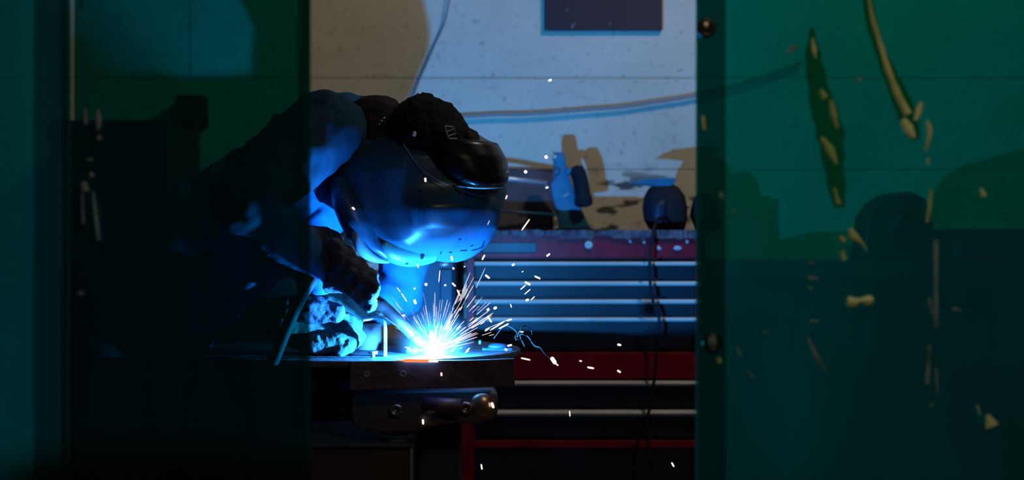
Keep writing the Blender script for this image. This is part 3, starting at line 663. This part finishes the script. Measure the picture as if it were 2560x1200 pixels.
def spark(p0, p1, r, m, label, group=None):
    bm = nb(); p0 = Vector(p0); p1 = Vector(p1)
    tube(bm, [p0, p0.lerp(p1, .15), p0.lerp(p1, .85), p1], [r * .35, r, r, r * .5], 6)
    return tag(finish('spark', bm, m, smooth=True), label, 'spark', group)
zones = [(-62, -22, 26, 'thin pale spark streaking up and left out of the arc', 'sparks left of the arc', ('spark_pale', 'spark_violet')),
         (-22, 22, 44, 'white spark shooting straight up out of the arc', 'sparks above the arc', ('spark_violet', 'spark_violet', 'spark_pale')),
         (22, 52, 44, 'bright spark flying up and right from the arc', 'sparks to the upper right of the arc', ('spark_violet', 'spark', 'spark_pink')),
         (52, 78, 34, 'warm spark flying low to the right of the arc', 'sparks low to the right of the arc', ('spark', 'spark_pink', 'spark_white'))]
for a0, a1, n, lab, grp, ms in zones:
    for k in range(n):
        a = math.radians(random.uniform(a0, a1)); b = random.gauss(0, .35)
        d = Vector((math.sin(a), math.cos(a) * math.sin(b) * .7, math.cos(a))).normalized()
        r0 = random.uniform(.015, .115 if abs(a) > .4 else .075); l = random.uniform(.008, .045)
        s = ARC + Vector((0, .004, .004)) + d * r0
        spark(s, s + d * l, random.uniform(.0003, .00075), random.choice(ms), lab, grp)
for k in range(18):    # low spatter round the weld
    a = random.uniform(0, 2 * PI); r = random.uniform(.018, .05); s = ARC + Vector((math.cos(a) * r * 1.3, abs(math.sin(a)) * r, random.uniform(-.001, .010)))
    d = Vector((math.cos(a), .2, random.uniform(.1, .9))).normalized()
    spark(s, s + d * random.uniform(.004, .012), random.uniform(.0006, .0012), 'spark_white', 'tiny white spatter close around the arc', 'spatter round the arc')
iso = [  # x0,y0,x1,y1, half width px, depth, material, label
 (1374, 198, 1376, 203, 5, 3.0, 'spark_white', 'lone round white spark against the upper block wall'),
 (1363, 389, 1368, 396, 4.2, 3.1, 'spark_white', 'white spark left of the blue stand, the higher one'),
 (1311, 427, 1317, 432, 4.2, 3.1, 'spark_white', 'white spark against the mauve panel right of the helmet'),
 (1367, 467, 1368, 471, 4, 3.2, 'spark_white', 'round spark at the end of the upper metal rod'),
 (1304, 576, 1324, 548, 2, 3.0, 'spark', 'long slanting spark just above the left end of the red chest'),
 (1264, 498, 1268, 488, 2, 2.98, 'spark', 'short spark at the right edge of the helmet'),
 (1219, 562, 1224, 551, 1.8, 2.88, 'spark_pale', 'faint spark in front of the lit chin of the helmet'),
 (1366, 641, 1375, 634, 2.6, 3.0, 'spark', 'spark on the purple front edge of the red chest'),
 (1205, 650, 1212, 637, 2.4, 2.98, 'spark', 'spark at the lower right corner of the helmet'),
 (1280, 664, 1286, 660, 3, 3.0, 'spark_white', 'spark lying over the top drawer pull'),
 (1306, 678, 1307, 680, 2.6, 3.0, 'spark_white', 'dot spark on the top drawer'),
 (1336, 690, 1351, 697, 2.6, 3.0, 'spark', 'fat spark just above the second drawer pull, the right one'),
 (1213, 687, 1224, 696, 3, 3.0, 'spark', 'fat spark just above the second drawer pull, the left one'),
 (1312, 705, 1326, 712, 3, 3.0, 'spark_white', 'fat spark on the second drawer pull'),
 (1301, 724, 1314, 713, 1.6, 3.0, 'spark', 'thin spark under the fat one on the second drawer'),
 (1311, 736, 1326, 723, 1.4, 3.0, 'spark', 'thin spark in the middle of the second drawer'),
 (1314, 752, 1322, 748, 3, 3.0, 'spark', 'short fat spark on the third drawer pull'),
 (1327, 750, 1337, 741, 1.4, 3.0, 'spark', 'thin spark above the third drawer pull'),
 (1276, 760, 1279, 769, 1.5, 3.0, 'spark', 'small vertical spark on the third drawer'),
 (1190, 720, 1213, 670, 1.3, 2.98, 'spark_pale', 'long thin spark at the left end of the drawers'),
 (1155, 730, 1176, 680, 1.3, 2.98, 'spark_pale', 'long thin spark left of the drawers over the navy cabinet'),
 (1097, 706, 1100, 675, 1.3, 2.98, 'spark_pink', 'vertical pink spark below the chin of the helmet'),
 (1128, 640, 1131, 652, 3, 2.9, 'spark_pink', 'pink white spark at the lowest edge of the helmet'),
 (1133, 668, 1134, 674, 3, 2.95, 'spark_pink', 'pink dot spark below the lowest edge of the helmet'),
 (1043, 660, 1046, 670, 2.4, 2.9, 'spark_violet', 'violet spark on the pale chin guard'),
 (1161, 665, 1162, 668, 2.8, 2.98, 'spark_violet', 'round spark on the navy cabinet panel'),
 (1063, 708, 1067, 714, 4, 2.97, 'spark', 'orange tipped fat spark above the arc, the left one'),
 (1112, 711, 1114, 715, 3, 2.97, 'spark_white', 'fat round spark high above the arc'),
 (1130, 707, 1139, 716, 2.5, 2.97, 'spark', 'short bent spark high above the arc'),
 (1143, 724, 1150, 739, 2.2, 2.97, 'spark', 'slanting spark high right above the arc'),
 (1035, 749, 1040, 760, 3.4, 2.96, 'spark_white', 'fat spark left of the fan on the blue sleeve'),
 (1035, 719, 1038, 723, 3, 2.96, 'spark_violet', 'dot spark on the blue sleeve'),
 (992, 718, 1001, 730, 1.6, 2.96, 'spark_violet', 'kinked pale spark on the blue sleeve, upper piece'),
 (1003, 732, 1017, 754, 1.8, 2.96, 'spark_violet', 'kinked pale spark on the blue sleeve, lower piece'),
 (1063, 444, 1064, 455, 3, 2.88, 'spark_pink', 'pink spark glowing on the front of the helmet'),
 (880, 518, 887, 524, 3, 2.92, 'spark_pink', 'pink spark on the left cheek of the helmet'),
 (936, 750, 943, 752, 3, 2.86, 'spark_pink', 'small glint spark where the torch leaves the glove'),
 (1234, 772, 1242, 768, 3.6, 3.0, 'spark', 'fat spark on the third drawer left end'),
 (1217, 776, 1223, 771, 3, 3.0, 'spark_pink', 'pink spark left of the fat one on the third drawer'),
 (1219, 790, 1229, 806, 2.4, 3.0, 'spark', 'slanting spark crossing the fourth drawer pull'),
 (1225, 826, 1262, 803, 1.8, 3.0, 'spark', 'long low spark over the fourth drawer pull'),
 (1247, 822, 1272, 809, 2, 3.0, 'spark', 'long low spark under the fourth drawer pull'),
 (1266, 802, 1280, 798, 2.4, 3.0, 'spark', 'spark lying on the fourth drawer pull'),
 (1212, 828, 1224, 820, 1.8, 3.0, 'spark', 'low spark left below the fourth drawer pull'),
 (1297, 829, 1309, 830, 2, 3.0, 'spark', 'flat spark above the curled wire'),
 (1268, 865, 1280, 862, 2.6, 3.0, 'spark', 'spark near the right rim of the table, upper one'),
 (1262, 872, 1268, 876, 3, 3.0, 'spark_white', 'spark near the right rim of the table, lower one'),
 (1378, 893, 1389, 909, 5.5, 3.0, 'spark_white', 'large glowing spark drop at the end of the curled wire'),
 (1389, 909, 1396, 914, 2, 3.0, 'spark', 'little tail spark below the large glowing drop'),
 (1302, 895, 1326, 900, 2.2, 3.0, 'spark', 'flat spark just off the right end of the steel bar'),
 (1543, 861, 1553, 863, 3, 3.1, 'spark', 'spark over the red band, the highest on the right'),
 (1448, 902, 1455, 903, 2, 3.1, 'spark_pink', 'small pink spark on the red band'),
 (1468, 918, 1485, 921, 2.6, 3.1, 'spark', 'longest flat spark on the red band'),
 (1543, 926, 1552, 931, 2.8, 3.1, 'spark', 'spark at the lower right of the red band'),
 (1424, 1027, 1425, 1041, 1.6, 3.1, 'spark', 'tiny upright spark on the lowest drawer pull'),
 (1679, 1156, 1685, 1167, 2.4, 3.1, 'spark', 'spark falling near the floor on the right'),
 (1203, 1160, 1205, 1174, 2.2, 3.0, 'spark', 'spark falling near the red cabinet post'),
 (1057, 1048, 1058, 1061, 2.6, 2.84, 'spark_white', 'upright spark below the clamp bracket'),
 (1103, 931, 1104, 940, 2.6, 2.79, 'spark_pink', 'spark on the face of the steel bar'),
 (1229, 1006, 1234, 1020, 3.4, 2.85, 'spark_white', 'bright spark at the rounded end of the clamp bracket'),
]
for x0_, y0_, x1_, y1_, r, D, m, lab in iso:
    spark(P(x0_, y0_, D), P(x1_, y1_, D), r / F * D, m, lab)

# welding fume lit by the arc
bm = nb(); ellipsoid(bm, ARC + Vector((.0, .02, .05)), .10, .08, .075, 24, 16)
for v in bm.verts: v.co.z = max(v.co.z, TZ + .001)
fm = bpy.data.materials.new('fume'); fm.use_nodes = True; nt = fm.node_tree
for n_ in list(nt.nodes): nt.nodes.remove(n_)
out = nt.nodes.new('ShaderNodeOutputMaterial'); vs = nt.nodes.new('ShaderNodeVolumePrincipled')
vs.inputs['Color'].default_value = (.95, .97, 1, 1)
tcn = nt.nodes.new('ShaderNodeTexCoord'); mpn = nt.nodes.new('ShaderNodeVectorMath'); mpn.operation = 'SUBTRACT'; mpn.inputs[1].default_value = ARC + Vector((0, .01, .02))
nt.links.new(tcn.outputs['Object'], mpn.inputs[0])
ln = nt.nodes.new('ShaderNodeVectorMath'); ln.operation = 'LENGTH'; nt.links.new(mpn.outputs[0], ln.inputs[0])
mr = nt.nodes.new('ShaderNodeMapRange'); mr.inputs['From Min'].default_value = 0; mr.inputs['From Max'].default_value = .085; mr.inputs['To Min'].default_value = 1; mr.inputs['To Max'].default_value = 0
nt.links.new(ln.outputs['Value'], mr.inputs['Value'])
pw = nt.nodes.new('ShaderNodeMath'); pw.operation = 'POWER'; pw.inputs[1].default_value = 2; nt.links.new(mr.outputs[0], pw.inputs[0])
nz = nt.nodes.new('ShaderNodeTexNoise'); nz.inputs['Scale'].default_value = 40; nt.links.new(tcn.outputs['Object'], nz.inputs['Vector'])
mu = nt.nodes.new('ShaderNodeMath'); mu.operation = 'MULTIPLY'; nt.links.new(pw.outputs[0], mu.inputs[0]); nt.links.new(nz.outputs['Fac'], mu.inputs[1])
m3 = nt.nodes.new('ShaderNodeMath'); m3.operation = 'MULTIPLY'; m3.inputs[1].default_value = 1.2; nt.links.new(mu.outputs[0], m3.inputs[0])
nt.links.new(m3.outputs[0], vs.inputs['Density']); nt.links.new(vs.outputs[0], out.inputs['Volume'])
tag(finish('welding_fume', bm, fm), 'faint blue lit welding fume hanging round the arc', 'smoke', kind='stuff')

# ------------------------------------------------------------------ green welding curtains
def sheet(name, xa, xb, y, m, parent, wave=.006, freq=18, z0=.12, z1=2.35, seed=0, nx=60, nz=50, thick=.0012):
    bm = nb(); g = []
    for j in range(nz + 1):
        z = z0 + (z1 - z0) * j / nz; row = []
        for i in range(nx + 1):
            x = xa + (xb - xa) * i / nx
            row.append(bm.verts.new((x, y + wave * (math.sin(x * freq + seed) + .6 * noise.noise(Vector((x * 5, z * 1.5, seed)))), z)))
        g.append(row)
    for j in range(nz):
        for i in range(nx): bm.faces.new((g[j][i], g[j][i + 1], g[j + 1][i + 1], g[j + 1][i]))
    return finish(name, bm, m, parent, smooth=True)
CY = 2.0
def curt(name, label): return thing(name, label, 'welding curtain', (0, CY, .12))
def cz(px): return P(px, 0, CY).x
# right curtain
rc = curt('welding_curtain', 'green see-through welding curtain with grommets and yellow creases, right side')
sheet('curtain_film', cz(1738), 1.6, CY, 'film', rc, seed=1, nx=110)
sheet('hem', cz(1738), cz(1811), CY - .010, 'film_hem', rc, seed=1, nx=10)
for y in (70, 857):
    bm = nb(); c = P(1765 if y < 500 else 1781, y, CY - .018)
    lathe(bm, [(.006, 0), (.0065, .004), (.0095, .005), (.0125, .003), (.013, 0)], c, Vector((0, -1, 0)), 28); g_ = finish('grommet', bm, 'black_plastic', rc, True)
    bm = nb(); ellipsoid(bm, c + Vector((-.001, -.005, .001)), .0065, .003, .0075, 14, 8); finish('stud', bm, 'grommet' if y < 500 else 'scuff', g_, True)

def glint_crease(name, pts, widths, m, parent, y=CY - .014, lift=.003):
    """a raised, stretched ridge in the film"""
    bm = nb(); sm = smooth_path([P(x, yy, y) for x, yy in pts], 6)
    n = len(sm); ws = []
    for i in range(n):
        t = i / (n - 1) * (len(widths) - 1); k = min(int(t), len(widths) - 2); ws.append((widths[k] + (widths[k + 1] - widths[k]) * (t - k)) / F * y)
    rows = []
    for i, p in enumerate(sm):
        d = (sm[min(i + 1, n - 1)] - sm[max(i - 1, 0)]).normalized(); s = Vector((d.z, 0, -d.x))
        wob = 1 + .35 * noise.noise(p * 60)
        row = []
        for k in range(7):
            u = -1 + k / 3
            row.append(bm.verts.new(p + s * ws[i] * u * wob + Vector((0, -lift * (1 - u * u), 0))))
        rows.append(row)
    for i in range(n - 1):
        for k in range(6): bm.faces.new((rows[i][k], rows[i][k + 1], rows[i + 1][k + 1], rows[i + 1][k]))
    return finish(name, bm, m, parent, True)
C = lambda pts, w, m='crease', par=None: glint_crease('crease', pts, w, m, par or rc)
# halo of green painted around the large creases, then their yellow lamp glints
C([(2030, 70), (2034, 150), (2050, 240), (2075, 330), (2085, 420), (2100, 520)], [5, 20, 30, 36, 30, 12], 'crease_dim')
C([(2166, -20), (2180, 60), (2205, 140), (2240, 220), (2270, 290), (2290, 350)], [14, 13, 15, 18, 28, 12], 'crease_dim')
def C2(pts, w, m='crease', par=None): return glint_crease('crease', pts, w, m, par or rc, y=CY - .018)
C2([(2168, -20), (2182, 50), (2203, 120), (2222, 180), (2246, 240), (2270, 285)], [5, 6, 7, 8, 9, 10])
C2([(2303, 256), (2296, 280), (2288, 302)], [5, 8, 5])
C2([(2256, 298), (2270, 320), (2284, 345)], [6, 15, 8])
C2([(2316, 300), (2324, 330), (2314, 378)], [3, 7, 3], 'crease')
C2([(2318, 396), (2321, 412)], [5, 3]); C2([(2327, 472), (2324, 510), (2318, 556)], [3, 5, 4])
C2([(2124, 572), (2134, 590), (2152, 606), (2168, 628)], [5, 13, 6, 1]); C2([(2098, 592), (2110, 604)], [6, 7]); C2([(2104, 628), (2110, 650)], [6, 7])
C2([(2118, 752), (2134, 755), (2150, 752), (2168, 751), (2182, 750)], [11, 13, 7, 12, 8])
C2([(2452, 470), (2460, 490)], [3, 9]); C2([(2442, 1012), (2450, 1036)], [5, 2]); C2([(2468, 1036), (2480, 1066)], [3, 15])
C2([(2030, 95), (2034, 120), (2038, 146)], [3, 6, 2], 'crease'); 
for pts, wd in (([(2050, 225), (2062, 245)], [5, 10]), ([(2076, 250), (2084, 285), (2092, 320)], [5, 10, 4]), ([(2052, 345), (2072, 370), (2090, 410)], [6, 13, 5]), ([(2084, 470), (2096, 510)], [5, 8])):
    glint_crease('crease', pts, wd, 'olive_crease', rc, y=CY - .018)
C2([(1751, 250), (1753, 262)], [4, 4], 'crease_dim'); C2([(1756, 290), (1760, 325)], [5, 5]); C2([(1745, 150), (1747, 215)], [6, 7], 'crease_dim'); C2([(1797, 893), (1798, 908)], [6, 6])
S = lambda pts, w, par=None, m='scuff': glint_crease('scuff', pts, w, m, par or rc, y=CY - .018, lift=.001)
S([(1968, 130), (1992, 116)], [4, 8]); S([(2142, 200), (2152, 200)], [5, 4]); S([(2020, 845), (2040, 890), (2066, 930)], [3, 6, 2]); S([(1840, 865), (1850, 890)], [3, 3])
S([(1870, 930), (1884, 946)], [3, 3]); S([(2324, 862), (2318, 960)], [5, 5]); S([(2340, 920), (2344, 985)], [4, 3]); S([(2324, 1012), (2330, 1016)], [8, 6]); S([(2020, 695), (2045, 697)], [4, 3]); S([(2020, 657), (2036, 659)], [4, 3])
S([(2022, 722), (2032, 722)], [4, 3]); S([(2024, 803), (2048, 803)], [3, 3]); S([(1908, 830), (1920, 832)], [5, 5]); S([(2322, 745), (2330, 785)], [4, 4]); S([(2380, 773), (2402, 776)], [5, 5])
S([(2340, 600), (2340, 820)], [7, 5]); S([(1834, 525), (1836, 530)], [5, 4]); S([(1802, 480), (1804, 495)], [4, 4])
# left curtain: two overlapping strips
lc = curt('welding_curtain', 'green see-through welding curtain strip beside the welder, left of the gap')
sheet('curtain_film', cz(186), cz(778), CY, 'film_left', lc, seed=3, wave=.005)
sheet('hem', cz(750), cz(778), CY - .010, 'film_hem', lc, seed=3, nx=8, wave=.005)
l2 = curt('welding_curtain', 'outermost green curtain strip overlapping at the far left')
sheet('curtain_film', -1.6, cz(190), CY - .03, 'film_outer', l2, seed=5, wave=.007)
sheet('hem', cz(108), cz(190), CY - .042, 'film_hem', l2, seed=5, nx=10, wave=.007)
for pts, wd in (([(213, 272), (214, 310)], [3, 3]), ([(244, 275), (246, 300), (245, 325)], [3, 8, 3]), ([(247, 338), (247, 350)], [5, 4]), ([(208, 455), (212, 470), (220, 478)], [7, 10, 4]), ([(226, 432), (230, 442)], [6, 6])):
    S(pts, wd, lc, 'scuff_pale' if wd[-1] < 9 else 'scuff')  # these pale marks are painted highlights on the glossy film
S([(222, 395), (224, 402)], [8, 8], lc); S([(232, 480), (246, 600)], [4, 5], lc); S([(205, 480), (208, 560)], [3, 3], lc); S([(200, 728), (202, 738)], [7, 6], lc)
glint_crease('crease', [(203, -10), (202, 22)], [7, 5], 'crease_dim', lc, y=CY - .018)
# rail that carries the curtains
bm = nb(); tube(bm, [(-1.7, CY, 2.37), (1.7, CY, 2.37)], .02, 16)
tag(finish('curtain_rail', bm, 'steel', smooth=True), 'steel rail carrying the green welding curtains', 'curtain rail')
